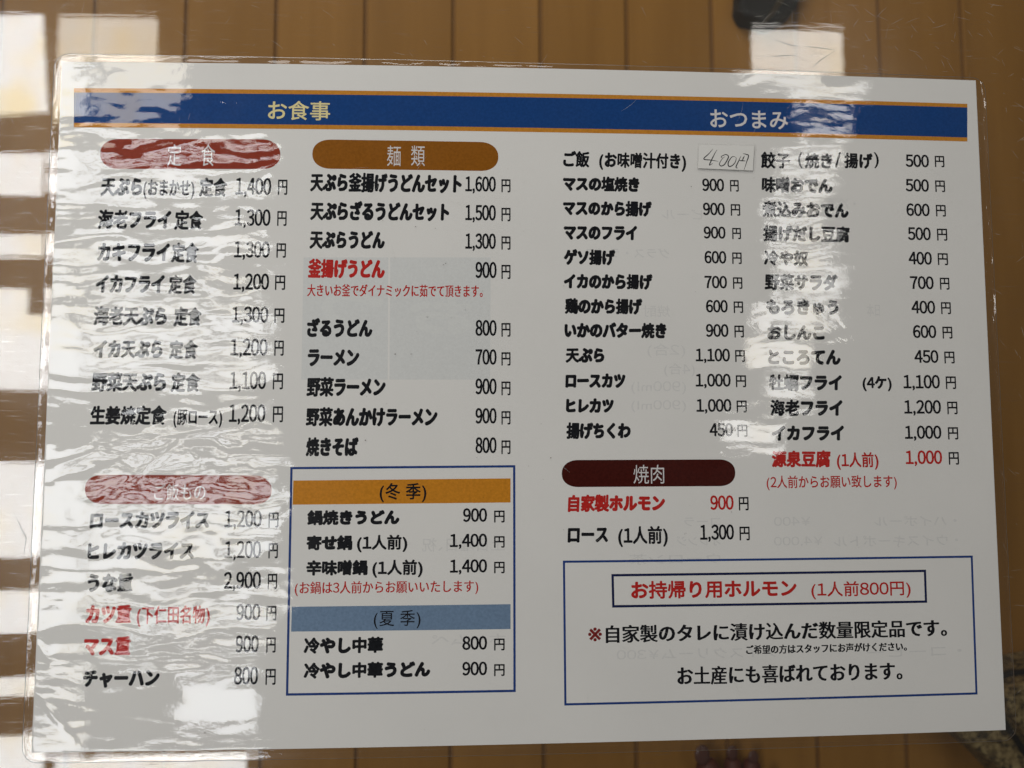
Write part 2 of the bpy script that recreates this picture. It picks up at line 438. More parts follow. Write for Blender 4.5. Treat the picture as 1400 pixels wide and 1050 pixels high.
# ---- film
FC = [P(75, 74), P(1346, 107), P(1390, 1012), P(30, 1043)]
NX, NY = 560, 400
Sx, Ty = np.meshgrid(np.linspace(0, 1, NX + 1), np.linspace(0, 1, NY + 1))
Wf, Hf = 0.432, 0.309; Rr = 0.0065
xx = (Sx - .5) * Wf; yy = (.5 - Ty) * Hf
dx = np.abs(xx) - (Wf / 2 - Rr); dy = np.abs(yy) - (Hf / 2 - Rr)
msk = (dx > 0) & (dy > 0)
mxd = np.maximum(dx, dy); ln = np.hypot(dx, dy) + 1e-12
kx = np.where(msk, dx * mxd / ln, dx); ky = np.where(msk, dy * mxd / ln, dy)
xx = np.sign(xx) * (kx + Wf / 2 - Rr); yy = np.sign(yy) * (ky + Hf / 2 - Rr)
s = xx / Wf + .5; t = .5 - yy / Hf
tl, tr, br, bl = [np.array(q[:2]) for q in FC]
FX = (1 - t) * ((1 - s) * tl[0] + s * tr[0]) + t * ((1 - s) * bl[0] + s * br[0])
FY = (1 - t) * ((1 - s) * tl[1] + s * tr[1]) + t * ((1 - s) * bl[1] + s * br[1])

def perlin(x, y, seed):
    r = np.random.RandomState(seed); n = 256
    ang = r.rand(n, n) * 2 * np.pi; gx = np.cos(ang); gy = np.sin(ang)
    xi = np.floor(x).astype(int); yi = np.floor(y).astype(int); xf = x - xi; yf = y - yi
    f = lambda a: a * a * a * (a * (a * 6 - 15) + 10)
    u, v = f(xf), f(yf)
    def g(i, j, a, b): return gx[i % n, j % n] * a + gy[i % n, j % n] * b
    n00 = g(xi, yi, xf, yf); n10 = g(xi + 1, yi, xf - 1, yf); n01 = g(xi, yi + 1, xf, yf - 1); n11 = g(xi + 1, yi + 1, xf - 1, yf - 1)
    return (n00 * (1 - u) + n10 * u) * (1 - v) + (n01 * (1 - u) + n11 * u) * v

def seg_dist(X, Y, a, b):
    d = b - a; L2 = d @ d
    t = np.clip(((X - a[0]) * d[0] + (Y - a[1]) * d[1]) / L2, 0, 1)
    return np.hypot(X - a[0] - t * d[0], Y - a[1] - t * d[1]), t

def relief(X, Y):
    mm = 1000.0
    wl = 1 / (1 + np.exp((X + 0.095) / 0.012))                 # the worn, rippled left part
    wr = np.exp(-((X - 0.125) / 0.05) ** 2) * 0.8
    wx = X * mm + 6 * perlin(X * mm / 30, Y * mm / 30, 4); wy = Y * mm + 4 * perlin(X * mm / 25, Y * mm / 25, 5)
    z = (0.12 + 0.95 * wl + 0.6 * wr) * 0.145 * perlin(wx / 42, wy / 8, 1)
    z += (0.15 + 0.9 * wl + 0.45 * wr) * 0.070 * perlin(wx / 13, wy / 4.2, 2)
    z += (0.08 + 0.6 * wl + 0.2 * wr) * 0.021 * perlin(wx / 4.2, wy / 2.3, 3)
    low = np.exp(-((X + 0.15) / 0.055) ** 2 - ((Y + 0.045) / 0.035) ** 2)      # badly crinkled patch, lower left
    z += low * (0.10 * perlin(wx / 14, wy / 9, 21) + 0.045 * perlin(wx / 5, wy / 4, 22))
    z += 0.05 * perlin(X * mm / 60, Y * mm / 60, 9)
    calm = 1 / (1 + np.exp(-(Y + 0.122) / 0.004))                # the bottom strip of the sheet lies smoother
    z *= 0.35 + 0.65 * calm
    creases = [  # px points, height mm, width mm
        ((62, 640), (150, 612), .05, 1.4), ((150, 612), (232, 600), .05, 1.2), ((232, 600), (335, 583), .045, 1.0), ((62, 655), (130, 640), -.05, 1.2), ((130, 640), (215, 598), -.03, 1.0),
        ((170, 665), (250, 600), .06, 1.1), ((250, 600), (275, 640), .03, .8), ((215, 700), (245, 650), .05, 1.0), ((110, 720), (165, 655), .04, 1.2),
        ((1110, 425), (1160, 465), .035, .8), ((1160, 465), (1190, 505), .04, .8), ((1145, 440), (1182, 490), -.03, .6), ((1125, 450), (1150, 470), .03, .6),
        ((1145, 240), (1170, 262), .04, 1.0), ((1100, 405), (1135, 440), .03, .8), ((1200, 505), (1160, 545), .02, .8), ((1080, 535), (1105, 545), .02, .6),
        ((1240, 670), (1275, 695), .03, 1.2), ((1010, 110), (1035, 90), .03, 1.2), ((1115, 690), (1125, 692), .05, 1.2), ((1330, 520), (1352, 500), .06, 1.6),
        ((1330, 150), (1350, 165), .06, 1.2), ((46, 870), (70, 905), .05, 1.2), ((45, 940), (100, 1010), .05, 1.6), ((100, 960), (250, 985), .03, 2.0)]
    for a, b, h, w in creases:
        A = P(*a)[:2]; B = P(*b)[:2]
        d, tt = seg_dist(X, Y, A, B)
        z += h * 1.15 * np.exp(-(d * mm / w) ** 2) * (0.4 + 0.6 * np.sin(np.pi * np.clip(tt, .02, .98)))
    # small knocks and bubbles
    r = np.random.RandomState(3)
    for _ in range(70):
        cx, cy = r.uniform(-.2, .2), r.uniform(-.14, .14)
        if r.rand() < .5: cx = r.uniform(.05, .17)
        z += r.uniform(.008, .02) * np.exp(-(((X - cx) * mm) ** 2 + ((Y - cy) * mm) ** 2) / r.uniform(.35, 1.2) ** 2)
    return z / mm
# distance outside the paper, to let the film fall from the paper edge to the sealed rim
edge = np.minimum.reduce([(FX + .5) * 0 + 1])
def inside_dist(X, Y):
    cs = [np.array(q[:2]) for q in PC]; ds = []
    for i in range(4):
        a, b = cs[i], cs[(i + 1) % 4]; e = (b - a) / np.linalg.norm(b - a)
        ds.append(-((X - a[0]) * (-e[1]) + (Y - a[1]) * e[0]))
    return np.minimum.reduce(ds)
D = inside_dist(FX, FY)
drop = np.clip(-D / 0.0011, 0, 1); drop = drop * drop * (3 - 2 * drop)
out = np.clip(-D, 0, .01)
rimw = 0.00012 * np.sin(out * 2100 + 6 * perlin(FX * 60, FY * 60, 12)) * np.clip(out / 0.0015, 0, 1)
rimw += np.clip(out / 0.001, 0, 1) * 0.00022 * perlin(FX * 1000 / 16, FY * 1000 / 16, 13)
FZt = bow(FX, FY) + 0.00038 + relief(FX, FY) - 0.00020 * drop + rimw * 0.8
FZt = np.maximum(FZt, bow(FX, FY) + np.where(drop > 0.5, -0.00012, 0.00012))
co = np.stack([FX, FY, FZt], -1).reshape(-1, 3)
film = big_mesh('laminate_film', co, grid_faces(NX, NY), M['film'], menu)
# back film, flat under the paper
bx = slice(None, None, 20)
BX, BY = FX[bx, bx], FY[bx, bx]
bco = np.stack([BX, BY, bow(BX, BY) - 0.00026], -1).reshape(-1, 3)
back = big_mesh('back_film', bco, grid_faces(NX // 20, NY // 20), M['film'], menu)
# cut edge of the film all round
ri = list(range(0, NX + 1, 2)) + [(NX + 1) * j + NX for j in range(2, NY + 1, 2)] + list(range((NX + 1) * (NY + 1) - 3, (NX + 1) * NY - 1, -2)) + [(NX + 1) * j for j in range(NY - 2, 0, -2)]
ev, ef = [], []
cen = co.mean(0)
for k, i in enumerate(ri):
    q = co[i]; d = q[:2] - cen[:2]
    c0 = co[ri[k - 1]]; c1 = co[ri[(k + 1) % len(ri)]]; tt = c1[:2] - c0[:2]; tt = tt / (np.linalg.norm(tt) + 1e-9); nn = np.array([-tt[1], tt[0]])
    if nn @ d < 0: nn = -nn
    base = float(bow(q[0], q[1]))
    ev.append((q[0] - nn[0] * .00012, q[1] - nn[1] * .00012, q[2] + 3e-5)); ev.append((q[0] + nn[0] * .00012, q[1] + nn[1] * .00012, q[2] + 1e-5)); ev.append((q[0] + nn[0] * .00012, q[1] + nn[1] * .00012, base - .00028))
m_ = len(ri)
for k in range(m_):
    a, b = 3 * k, 3 * ((k + 1) % m_)
    ef.append((a, a + 1, b + 1, b)); ef.append((a + 1, a + 2, b + 2, b + 1))
mesh_obj('film_edge', ev, ef, M['film_edge'], menu, True)

# ------------------------------------------------------------------ printing on the paper
GC = {}
def glyph(ch):
    if ch in GC: return GC[ch]
    c = bpy.data.curves.new('glyph', 'FONT'); c.body = ch; c.size = 1; c.resolution_u = 3
    o = bpy.data.objects.new('glyph', c); COL.objects.link(o)
    bpy.context.view_layer.update()
    me = o.to_mesh()
    if len(me.vertices):
        v = np.zeros(len(me.vertices) * 3); me.vertices.foreach_get('co', v); v = v.reshape(-1, 3)[:, :2].copy()
        me.calc_loop_triangles()
        f = np.zeros(len(me.loop_triangles) * 3, dtype=np.int64); me.loop_triangles.foreach_get('vertices', f); f = f.reshape(-1, 3)
    else:
        v = np.zeros((0, 2)); f = np.zeros((0, 3), int)
    o.to_mesh_clear(); bpy.data.objects.remove(o); bpy.data.curves.remove(c)
    GC[ch] = (v, f); return GC[ch]

FULL = str.maketrans('0123456789', '０１２３４５６７８９')
def run(text, track=1.0, shear=0.0, jitter=0.0):
    """lay a line out in em units; digits and brackets take the width of their ink"""
    vs, fs, ws = [], [], []; n = 0; pen = 0.0
    for ch in text:
        if ch == ' ': pen += 0.32; continue
        if ch == '　': pen += 1.0; continue
        g = ch.translate(FULL)
        v, f = glyph(g)
        if not len(v): pen += 0.5; continue
        x0, x1 = v[:, 0].min(), v[:, 0].max()
        if ch in '0123456789': adv, off = 0.60, 0.30 - (x0 + x1) / 2
        elif ch in '(),/。、￥ml': adv, off = (x1 - x0) + 0.16, 0.08 - x0
        else: adv, off = track, (track - 1) / 2
        w = v.copy()
        if jitter:
            k = 1 + random.uniform(-jitter, jitter); cx, cy = (x0 + x1) / 2, 0.38
            a = random.uniform(-jitter, jitter) * 0.5
            w = (w - (cx, cy)) * k; w = np.stack([w[:, 0] - a * w[:, 1], w[:, 1] + a * w[:, 0]], 1) + (cx, cy)
        w[:, 0] += pen + off + shear * (w[:, 1] - 0.38)
        vs.append(w); fs.append(f + n); n += len(w); pen += adv
        ws.append(np.full(len(w), 1.32 if 0x3040 <= ord(ch) <= 0x30ff else (0.95 if ord(ch) > 0x4000 else 1.0)))      # round kana are cut heavier than the crowded characters
    return np.concatenate(vs), np.concatenate(fs), np.concatenate(ws)

LV = [0]
def put(name, text, x0, x1, yt, yb, mat='black', bold=0.0, boldy=None, track=1.0, shear=0.0, jitter=0.0, kind='kanji', mirror=False, level=3, parent=None, copies=8, dz=0.0):
    v, f, wt = run(text, track, shear, jitter)
    if mirror: v = v * (-1, 1)
    yc = (yt + yb) / 2
    A = P(x0, yc); B = P(x1, yc); T = P((x0 + x1) / 2 if x1 - x0 < 60 else x0 + 20, yt); Bm = P((x0 + x1) / 2 if x1 - x0 < 60 else x0 + 20, yb)
    cy = P(x0, yc)[1]
    u = 0.000333                       # one photograph pixel on the paper, roughly
    bw = bold * u; bh = (bold if boldy is None else boldy) * u
    ax, bx_ = v[:, 0].min(), v[:, 0].max()
    ref = {'kanji': (-0.07, 0.86), 'digit': (0.0, 0.735), 'ink': (v[:, 1].min(), v[:, 1].max())}[kind]
    sx = (B[0] - A[0] - 2 * bw) / (bx_ - ax); sy = (T[1] - Bm[1] - 2 * bh) / (ref[1] - ref[0])
    w = np.stack([A[0] + bw + (v[:, 0] - ax) * sx, cy + (v[:, 1] - (ref[0] + ref[1]) / 2) * sy], 1)
    offs = [(0, 0)]
    if bold > 0: offs += [(bw * math.cos(a), bh * math.sin(a)) for a in [2 * math.pi * k / copies + .39 for k in range(copies)]]
    allv, allf = [], []; n = 0
    for k, (ox, oy) in enumerate(offs):
        ww = w + np.stack([ox * wt, oy * wt], 1)
        z = bow(ww[:, 0], ww[:, 1]) + 0.00001 * level + 6e-7 * k + dz
        allv.append(np.column_stack([ww, z])); allf.append(f + n); n += len(ww)
    return big_mesh(name, np.concatenate(allv), np.concatenate(allf), M[mat], parent or paper, smooth=False)

def poly(name, pts, mat, level=1, nseg=24, parent=None, dz=0.0):
    """a flat printed quad following the paper; pts TL TR BR BL in the photograph"""
    c = [P(*q) for q in pts]
    X, Y = quad_grid(c, nseg, 1)
    co = np.stack([X, Y, bow(X, Y) + 0.00001 * level + dz], -1).reshape(-1, 3)
    return big_mesh(name, co, grid_faces(nseg, 1), M[mat], parent or paper, smooth=False)

def frame(name, pts, w, mat, level=2):
    c = [P(*q)[:2] for q in pts]; cen = sum(c) / 4
    V, F = [], []
    for i in range(4):
        a, b = c[i], c[(i + 1) % 4]; n = 16
        e = (b - a) / np.linalg.norm(b - a); a = a - e * w / 2; b = b + e * w / 2
        pts_ = [a + (b - a) * k / n for k in range(n + 1)]
        lv = 0.00001 * level + i * 4e-7
        ribbon(pts_, w, lambda x, y, lv=lv: float(bow(x, y)) + lv, V, F, taper=False)
    return mesh_obj(name, V, F, M[mat], paper)

def pill(name, x0, y0, x1, y1, yr0, yr1, mat, r=0.62):
    """rounded bar: left end between y0..y1, right end between yr0..yr1"""
    c = [np.array(P(x, y)[:2]) for x, y in ((x0, y0), (x1, yr0), (x1, yr1), (x0, y1))]
    w = np.linalg.norm(c[1] - c[0]); h = np.linalg.norm(c[3] - c[0]); R_ = h / 2
    ex = (c[1] - c[0]) / w; ey = (c[3] - c[0]) / h
    n = 40; top_, bot_ = [], []
    us = np.concatenate([R_ * r * 2 * (1 - np.cos(np.linspace(0, np.pi / 2, 10))), np.linspace(R_ * 2 * r, w - R_ * 2 * r, 26)[1:-1], w - R_ * r * 2 * (1 - np.cos(np.linspace(np.pi / 2, 0, 10)))])
    V, F = [], []
    for u_ in us:
        d = min(u_, w - u_); q = min(1, d / (R_ * 2 * r)); k = (1 - (1 - q) ** 2.2) ** (1 / 2.2)
        for sgn in (-1, 1):
            p_ = c[0] + ex * u_ + ey * (h / 2 + sgn * h / 2 * k)
            V.append((p_[0], p_[1], float(bow(p_[0], p_[1])) + 0.00001))
    for i in range(len(us) - 1): F.append((2 * i, 2 * i + 1, 2 * i + 3, 2 * i + 2))
    return mesh_obj(name, V, F, M[mat], paper)

POP = dict(bold=1.12, shear=0.05, jitter=0.03)
XB = dict(bold=1.15, shear=0.02, jitter=0.02)
def item(t, x0, x1, yt, yb, mat='black', **k):
    d = dict(POP); d.update(k); return put('menu_item_text', t, x0, x1, yt, yb, mat, **d)
def small(t, x0, x1, yt, yb, mat='black', bold=0.55, **k): return put('menu_item_text', t, x0, x1, yt, yb, mat, bold=bold, **k)
def price(t, x0, x1, yt, yb, mat='black'): return put('price_text', t, x0, x1, yt, yb, mat, bold=0.65, boldy=0.5, kind='digit')
def yen(x0, x1, yt, yb): return put('yen_sign', '円', x0, x1, yt, yb, 'black', bold=0.40, kind='ink', copies=4)

# header band
poly('orange_line', [(101, 120.5), (1322.5, 142), (1322.5, 147.5), (101, 127)], 'line_orange', 1)
poly('header_band', [(101, 126.5), (1322.5, 147), (1322.5, 188.5), (101, 168.5)], 'blue', 2)
poly('orange_line', [(101, 168), (1322.5, 188), (1322.5, 193.5), (101, 174)], 'line_orange', 3)
put('header_text', 'お食事', 366.5, 451.5, 137, 163.5, 'cream', bold=0.35, level=5)
put('header_text', 'おつまみ', 971, 1077, 149.5, 174.5, 'pale', bold=0.35, level=5, kind='ink')

pill('section_bar', 137, 190, 383, 231, 190.5, 231.5, 'brick_red')
for t, a, b in (('定', 229, 248), ('食', 275, 294)): put('section_title', t, a, b, 197, 227, 'pale', kind='ink')
pill('section_bar', 427, 190.5, 681, 230.5, 194.5, 233.5, 'ochre')
for t, a, b in (('麺', 529, 548), ('類', 562, 581)): put('section_title', t, a, b, 199, 227, 'pale', kind='ink')
pill('section_bar', 116, 649, 371, 689, 650, 689, 'brick_red')
put('section_title', 'ご飯もの', 211, 281, 661, 684, 'pale')
pill('section_bar', 768, 629, 1005, 666, 628, 666, 'maroon')
put('section_title', '焼肉', 866, 908, 635, 661, 'pale')

# column one
C1 = [('天ぷら', 137.5, 194.5, '定食', 272, 311, 241, 268, '1,400', 322, 371, 243, 266, 380, 393),
      ('海老フライ', 134, 234, '定食', 238, 278, 286, 313, '1,300', 321, 370, 286, 308.5, 379, 392),
      ('カキフライ', 133, 232, '定食', 234, 272, 330, 358, '1,300', 320, 369, 330, 352, 378, 391),
      ('イカフライ', 131, 225, '定食', 230, 269, 374, 401, '1,200', 319, 368, 374, 396, 376, 390),
      ('海老天ぷら', 128, 228, '定食', 237, 276, 418, 445, '1,300', 317, 367, 419, 441, 375, 389),
      ('イカ天ぷら', 128, 222, '定食', 231, 271, 463, 490, '1,200', 315, 366, 463, 486, 375, 388),
      ('野菜天ぷら', 125, 227, '定食', 233, 274, 508, 535, '1,100', 314, 364, 508, 532, 373, 387),
      ('生姜焼定食', 123, 228, None, 0, 0, 554, 581, '1,200', 313, 363, 553, 577, 373, 387),
      ('ロースカツライス', 123, 286, None, 0, 0, 698, 724, '1,200', 307, 358, 698, 721, 367, 381),
      ('ヒレカツライス', 120, 265, None, 0, 0, 740, 766, '1,200', 307, 357, 740, 763, 367, 380),
      ('うな重', 120, 182, None, 0, 0, 783, 810, '2,900', 306, 357, 782, 805, 366, 379),
      ('カツ重', 117, 180, None, 0, 0, 826, 853, '900', 323, 356, 826, 848, 364, 378),
      ('マス重', 115, 179, None, 0, 0, 869, 897, '900', 322, 354, 869, 892, 364, 377),
      ('チャーハン', 114, 218, None, 0, 0, 914, 940, '800', 320, 353, 912, 936, 363, 377)]
for t, a, b, t2, a2, b2, y0, y1, pr, pa, pb, py0, py1, ya, yb_ in C1:
    mt = 'red' if t in ('カツ重', 'マス重') else 'black'
    item(t, a, b, y0, y1, mt)
    if t2: item(t2, a2, b2, y0 + 1, y1 + 1)
    price(pr, pa, pb, py0, py1); yen(ya, yb_, py0 + 2.5, py1 + .5)
small('(おまかせ)', 196, 266, 244, 268)
small('(豚ロース)', 237, 304, 558, 581)
small('(下仁田名物)', 187, 287, 828, 853, 'red')

# column two
C2 = [('天ぷら釜揚げうどんセット', 424, 631, 235, 262, '1,600', 636, 678, 241, 261.5),
      ('天ぷらざるうどんセット', 424, 614, 274.5, 301, '1,500', 636, 678, 280, 301),
      ('天ぷらうどん', 423, 526, 314, 340, '1,300', 636, 678, 319, 340),
      ('釜揚げうどん', 421, 526, 353, 380, '900', 650, 679, 358, 380),
      ('ざるうどん', 420, 509, 435, 461, '800', 650, 679, 437.5, 459),
      ('ラーメン', 421, 491, 475, 501, '700', 650, 679, 477.5, 498.5),
      ('野菜ラーメン', 419, 527, 515, 542, '900', 650, 679, 517.5, 539),
      ('野菜あんかけラーメン', 418, 598, 556, 583, '900', 650, 679, 558, 579),
      ('焼きそば', 418, 490, 597, 624, '800', 650, 679, 598, 619.5)]
for t, a, b, y0, y1, pr, pa, pb, py0, py1 in C2:
    item(t, a, b, y0, y1, 'red' if t == '釜揚げうどん' else 'black')
    price(pr, pa, pb, py0, py1); yen(685.5, 698, py0 + 4, py1 + 1.5)
put('note_text', '大きいお釜でダイナミックに茹でて頂きます。', 420, 660, 388, 405, 'red', bold=0.30, boldy=0.12)
frame('box_frame', [(398.5, 640), (703, 637.5), (703.5, 944.5), (392.5, 949.5)], 0.00100, 'navy')
poly('season_bar', [(401, 657), (698, 654), (698, 687), (400, 690)], 'orange', 1)
put('season_text', '(冬 季)', 519, 583, 660, 683, 'black', bold=0.40)
poly('season_bar', [(399, 829.5), (698, 826), (698, 860), (398, 863.5)], 'grey_blue', 1)
put('season_text', '(夏 季)', 511, 575, 834, 856, 'black', bold=0.1)
C2b = [('鍋焼きうどん', 420, 546, None, 0, 0, 697, 718, '900', 633, 666, 695, 713.5),
       ('寄せ鍋', 419, 482, '(1人前)', 488, 557, 731.5, 752.5, '1,400', 615, 666, 730, 748),
       ('辛味噌鍋', 418.5, 503, '(1人前)', 509, 578, 765.5, 787, '1,400', 615, 666, 765, 783),
       ('冷やし中華', 415, 524, None, 0, 0, 871, 894, '800', 632, 666, 870, 888.5),
       ('冷やし中華うどん', 415, 588, None, 0, 0, 905.5, 928, '900', 632, 666, 905, 923.5)]
for t, a, b, t2, a2, b2, y0, y1, pr, pa, pb, py0, py1 in C2b:
    item(t, a, b, y0, y1, **XB)
    if t2: small(t2, a2, b2, y0 - .5, y1 - .5, bold=0.75)
    price(pr, pa, pb, py0, py1); yen(675.5, 690, py0 + 3, py1 + 1)
put('note_text', '(お鍋は3人前からお願いいたします)', 403, 654, 795, 812, 'red', bold=0.25, boldy=0.08)

# column three
C3 = [('マスの塩焼き', 770, 874, 240, 261, '900', 960, 990, 244, 261, 998, 1010),
      ('マスのから揚げ', 770, 891, 273, 294.5, '900', 961, 991, 277, 294, 999, 1012),
      ('マスのフライ', 771, 871, 306, 328, '900', 962, 992, 309.5, 326, 1001, 1013),
      ('ゲソ揚げ', 771, 841, 340, 362, '600', 963, 993, 343, 360, 1001, 1014),
      ('イカのから揚げ', 771, 892, 373, 395, '700', 963, 994, 377, 394, 1002, 1015),
      ('鶏のから揚げ', 772, 878, 407, 429, '600', 965, 995, 410, 427, 1003, 1016),
      ('いかのバター焼き', 772, 911, 440, 462, '900', 965, 996, 443, 460.5, 1004, 1017),
      ('天ぷら', 773, 826, 474, 496, '1,100', 951, 998, 476.5, 494, 1005, 1018.5),
      ('ロースカツ', 773, 855, 509, 531, '1,000', 951, 999, 511, 528.5, 1006, 1020),
      ('ヒレカツ', 774, 839, 543.5, 565, '1,000', 952, 1000, 545.5, 563, 1007, 1021),
      ('揚げちくわ', 774, 862, 577, 600, '450', 970, 1002, 578.5, 596.5, 1008, 1022),
      ('自家製ホルモン', 776, 909, 676, 700, '900', 971, 1003, 677.5, 697, 1010, 1023.5)]
for t, a, b, y0, y1, pr, pa, pb, py0, py1, ya, yb_ in C3:
    rd = t == '自家製ホルモン'
    item(t, a, b, y0, y1, 'red' if rd else 'black', bold=1.12)
    price(pr, pa, pb, py0, py1, 'red' if rd else 'black'); yen(ya, yb_, py0 + 2, py1 + 1)
item('ご飯', 770, 806, 206, 228, bold=.85); item('(お味噌汁付き)', 819, 938, 207, 229, bold=.8)
item('ロース', 776, 831, 718, 743, bold=.9); small('(1人前)', 845, 913, 719, 744, bold=.75)
price('1,300', 957, 1003.5, 717.5, 738); yen(1011, 1025, 720, 739)

# column four
C4 = [('味噌おでん', 1041, 1138, 241, 263, '500', 1238, 1270, 244.5, 261.5, 1278.5, 1292),
      ('煮込みおでん', 1042, 1160, 274, 296.5, '600', 1239, 1271, 278, 295, 1279.5, 1293),
      ('揚げだし豆腐', 1043, 1162, 307, 330, '500', 1241, 1272.5, 310.5, 328, 1281, 1295),
      ('冷や奴', 1044, 1105, 341, 363, '400', 1242, 1274, 344, 361.5, 1282, 1296),
      ('野菜サラダ', 1045, 1145, 373.5, 396.5, '700', 1244, 1276.5, 377.5, 395, 1285, 1298),
      ('もろきゅう', 1047.5, 1146, 408, 430, '400', 1246, 1278.5, 411, 428.5, 1286.5, 1300),
      ('おしんこ', 1049, 1127, 442.5, 465, '600', 1248, 1280, 444.5, 462, 1288.5, 1302),
      ('ところてん', 1050, 1149, 476, 499, '450', 1250, 1283, 478.5, 496, 1291, 1305),
      ('牡蠣フライ', 1051, 1151, 511, 534, '1,100', 1235, 1285, 512.5, 531, 1293, 1307),
      ('海老フライ', 1053, 1152, 545.5, 569, '1,200', 1236, 1286.5, 547, 565.5, 1295, 1309),
      ('イカフライ', 1055, 1154, 580.5, 603, '1,000', 1237, 1287, 582, 600, 1296, 1310),
      ('源泉豆腐', 1055, 1136, 615.5, 639, '1,000', 1238, 1288, 616, 634.5, 1297, 1311)]
for t, a, b, y0, y1, pr, pa, pb, py0, py1, ya, yb_ in C4:
    rd = t == '源泉豆腐'
    item(t, a, b, y0, y1, 'red' if rd else 'black', bold=1.12)
    price(pr, pa, pb, py0, py1, 'red' if rd else 'black'); yen(ya, yb_, py0 + 2, py1 + 1)
item('餃子', 1040, 1080, 207, 230, bold=.9); small('(', 1091, 1097, 208, 230, bold=.35, kind='ink')
item('焼き', 1100, 1138, 208, 230, bold=.85); small('/', 1141, 1150, 208, 229, bold=.2, kind='ink'); item('揚げ', 1154, 1193, 208, 230, bold=.85)
small(')', 1195, 1201.5, 208, 230, bold=.35, kind='ink')
price('500', 1238, 1270, 211, 228); yen(1278, 1291, 213, 228.5)
small('(4ケ)', 1179, 1219, 513, 532, bold=.75)
small('(1人前)', 1144, 1201, 618, 639, 'red', bold=.55)
put('note_text', '(2人前からお願い致します)', 1048, 1226, 650, 667.5, 'red', bold=0.22)

# take-away box
frame('box_frame', [(771, 768), (1328.5, 761), (1335, 948), (773, 963)], 0.00095, 'navy')
frame('title_frame', [(837.5, 786.5), (1264.5, 780.5), (1266, 822.5), (838.5, 829)], 0.00105, 'deep_navy')
put('box_title', 'お持帰り用ホルモン', 863, 1089, 794, 819, 'red', bold=0.75)
put('box_title', '(1人前800円)', 1109, 1245, 795, 816, 'red', bold=0.35)
put('reference_mark', '※', 804, 823, 858, 877, 'dark_red', bold=0.35, kind='ink')
put('box_text', '自家製のタレに漬け込んだ数量限定品です。', 828, 1295, 854.5, 879, 'black', bold=0.85, boldy=0.35)
put('box_text', 'ご希望の方はスタッフにお声がけください。', 1020, 1240, 882, 894.5, 'black', bold=0.45, boldy=0.2)
put('box_text', 'お土産にも喜ばれております。', 926, 1234, 911, 936.5, 'black', bold=0.80, boldy=0.35)

# print of the other side showing faintly through the paper, mirrored
def ghost(t, x0, x1, y0, y1, mat='ghost', b=0.15, lv=0.5): return put('show_through_print', t, x0, x1, y0, y1, mat, bold=b, mirror=True, level=lv, copies=4)
poly('show_through_block', [(415, 352), (531, 352), (530, 519), (412, 519)], 'ghost_blue', 0.25)
poly('show_through_block', [(533.5, 352), (671, 352), (670, 519), (532.5, 519)], 'ghost_blue', 0.25)
put('show_through_print', 'お', 560, 645, 405, 456, 'ghost_light', bold=2.0, mirror=True, level=0.6, kind='ink')
put('show_through_print', 'つ', 440, 525, 400, 450, 'ghost_light', bold=2.0, mirror=True, level=0.6, kind='ink')
ghost('焼酎', 880, 916, 417, 433); ghost('(2合)', 885, 937, 469, 486); ghost('(4合)', 908, 950, 496, 512)
ghost('(900ml)', 863, 938, 519, 536); ghost('(900ml)', 863, 938, 545, 561)
ghost('￥400', 1058, 1108, 705, 720); ghost('・ハイボール', 1195, 1308, 705, 720); ghost('￥4,000', 1058, 1125, 732, 747); ghost('・ウイスキーボトル', 1140, 1310, 732, 748)
ghost('コーラ', 935, 985, 706, 720); ghost('オレンジ', 925, 985, 732, 747); ghost('ウーロン茶', 860, 985, 757, 772)
ghost('アイスクリーム￥300', 843, 1062, 887, 903); ghost('・コーヒー', 1185, 1315, 884, 900)
ghost('土日曜日、祝', 577, 690, 735, 754); ghost('ホームペ', 590, 692, 866, 883); ghost('平日(月)', 590, 684, 662, 679, 'ghost', lv=0.3)
ghost('・冷酒', 1130, 1170, 270, 285); ghost('日本', 1185, 1203, 415, 432); ghost('ビール', 905, 960, 285, 300); ghost('グラス・ライス', 800, 915, 338, 352)

# sticker with the handwritten price, stuck on the film
def ZS(x, y): return (940 + x / 11.67, 190 + y / 11.67)
SZ = 0.00052
def sticker_mesh(name, quad, z0, th, mat, parent):
    c = [P(*q, lift=z0) for q in quad]
    V = [(q[0], q[1], float(bow(q[0], q[1])) + z0 + th) for q in c] + [(q[0], q[1], float(bow(q[0], q[1])) + z0) for q in c]
    F = [(3, 2, 1, 0), (0, 1, 5, 4), (1, 2, 6, 5), (2, 3, 7, 6), (3, 0, 4, 7)]
    return mesh_obj(name, V, F, M[mat], parent)
sticker = sticker_mesh('price_sticker', [ZS(185, 92), ZS(1065, 112), ZS(1040, 505), ZS(165, 468)], SZ, 0.00009, 'sticker', menu)
tape = sticker_mesh('clear_tape', [ZS(160, 70), ZS(1100, 92), ZS(1075, 525), ZS(140, 490)], SZ + 0.00014, 0.00002, 'film', sticker)
V, F = [], []
strokes = [[(405, 160), (335, 240), (258, 320), (370, 338), (492, 358)], [(470, 172), (430, 240), (380, 340), (350, 410), (362, 415), (400, 388)],
           [(575, 300), (540, 300), (545, 275), (610, 250), (650, 275), (640, 320), (590, 405), (540, 432), (508, 410), (515, 375), (560, 310), (600, 280)],
           [(770, 300), (745, 282), (705, 290), (660, 350), (645, 405), (665, 440), (715, 422), (760, 370), (775, 310), (760, 290)],
           [(852, 270), (820, 340), (775, 435), (780, 462), (802, 462)], [(880, 235), (925, 243), (972, 268), (945, 360), (900, 497)], [(815, 345), (870, 348), (925, 352)], [(908, 268), (885, 315), (872, 340)]]
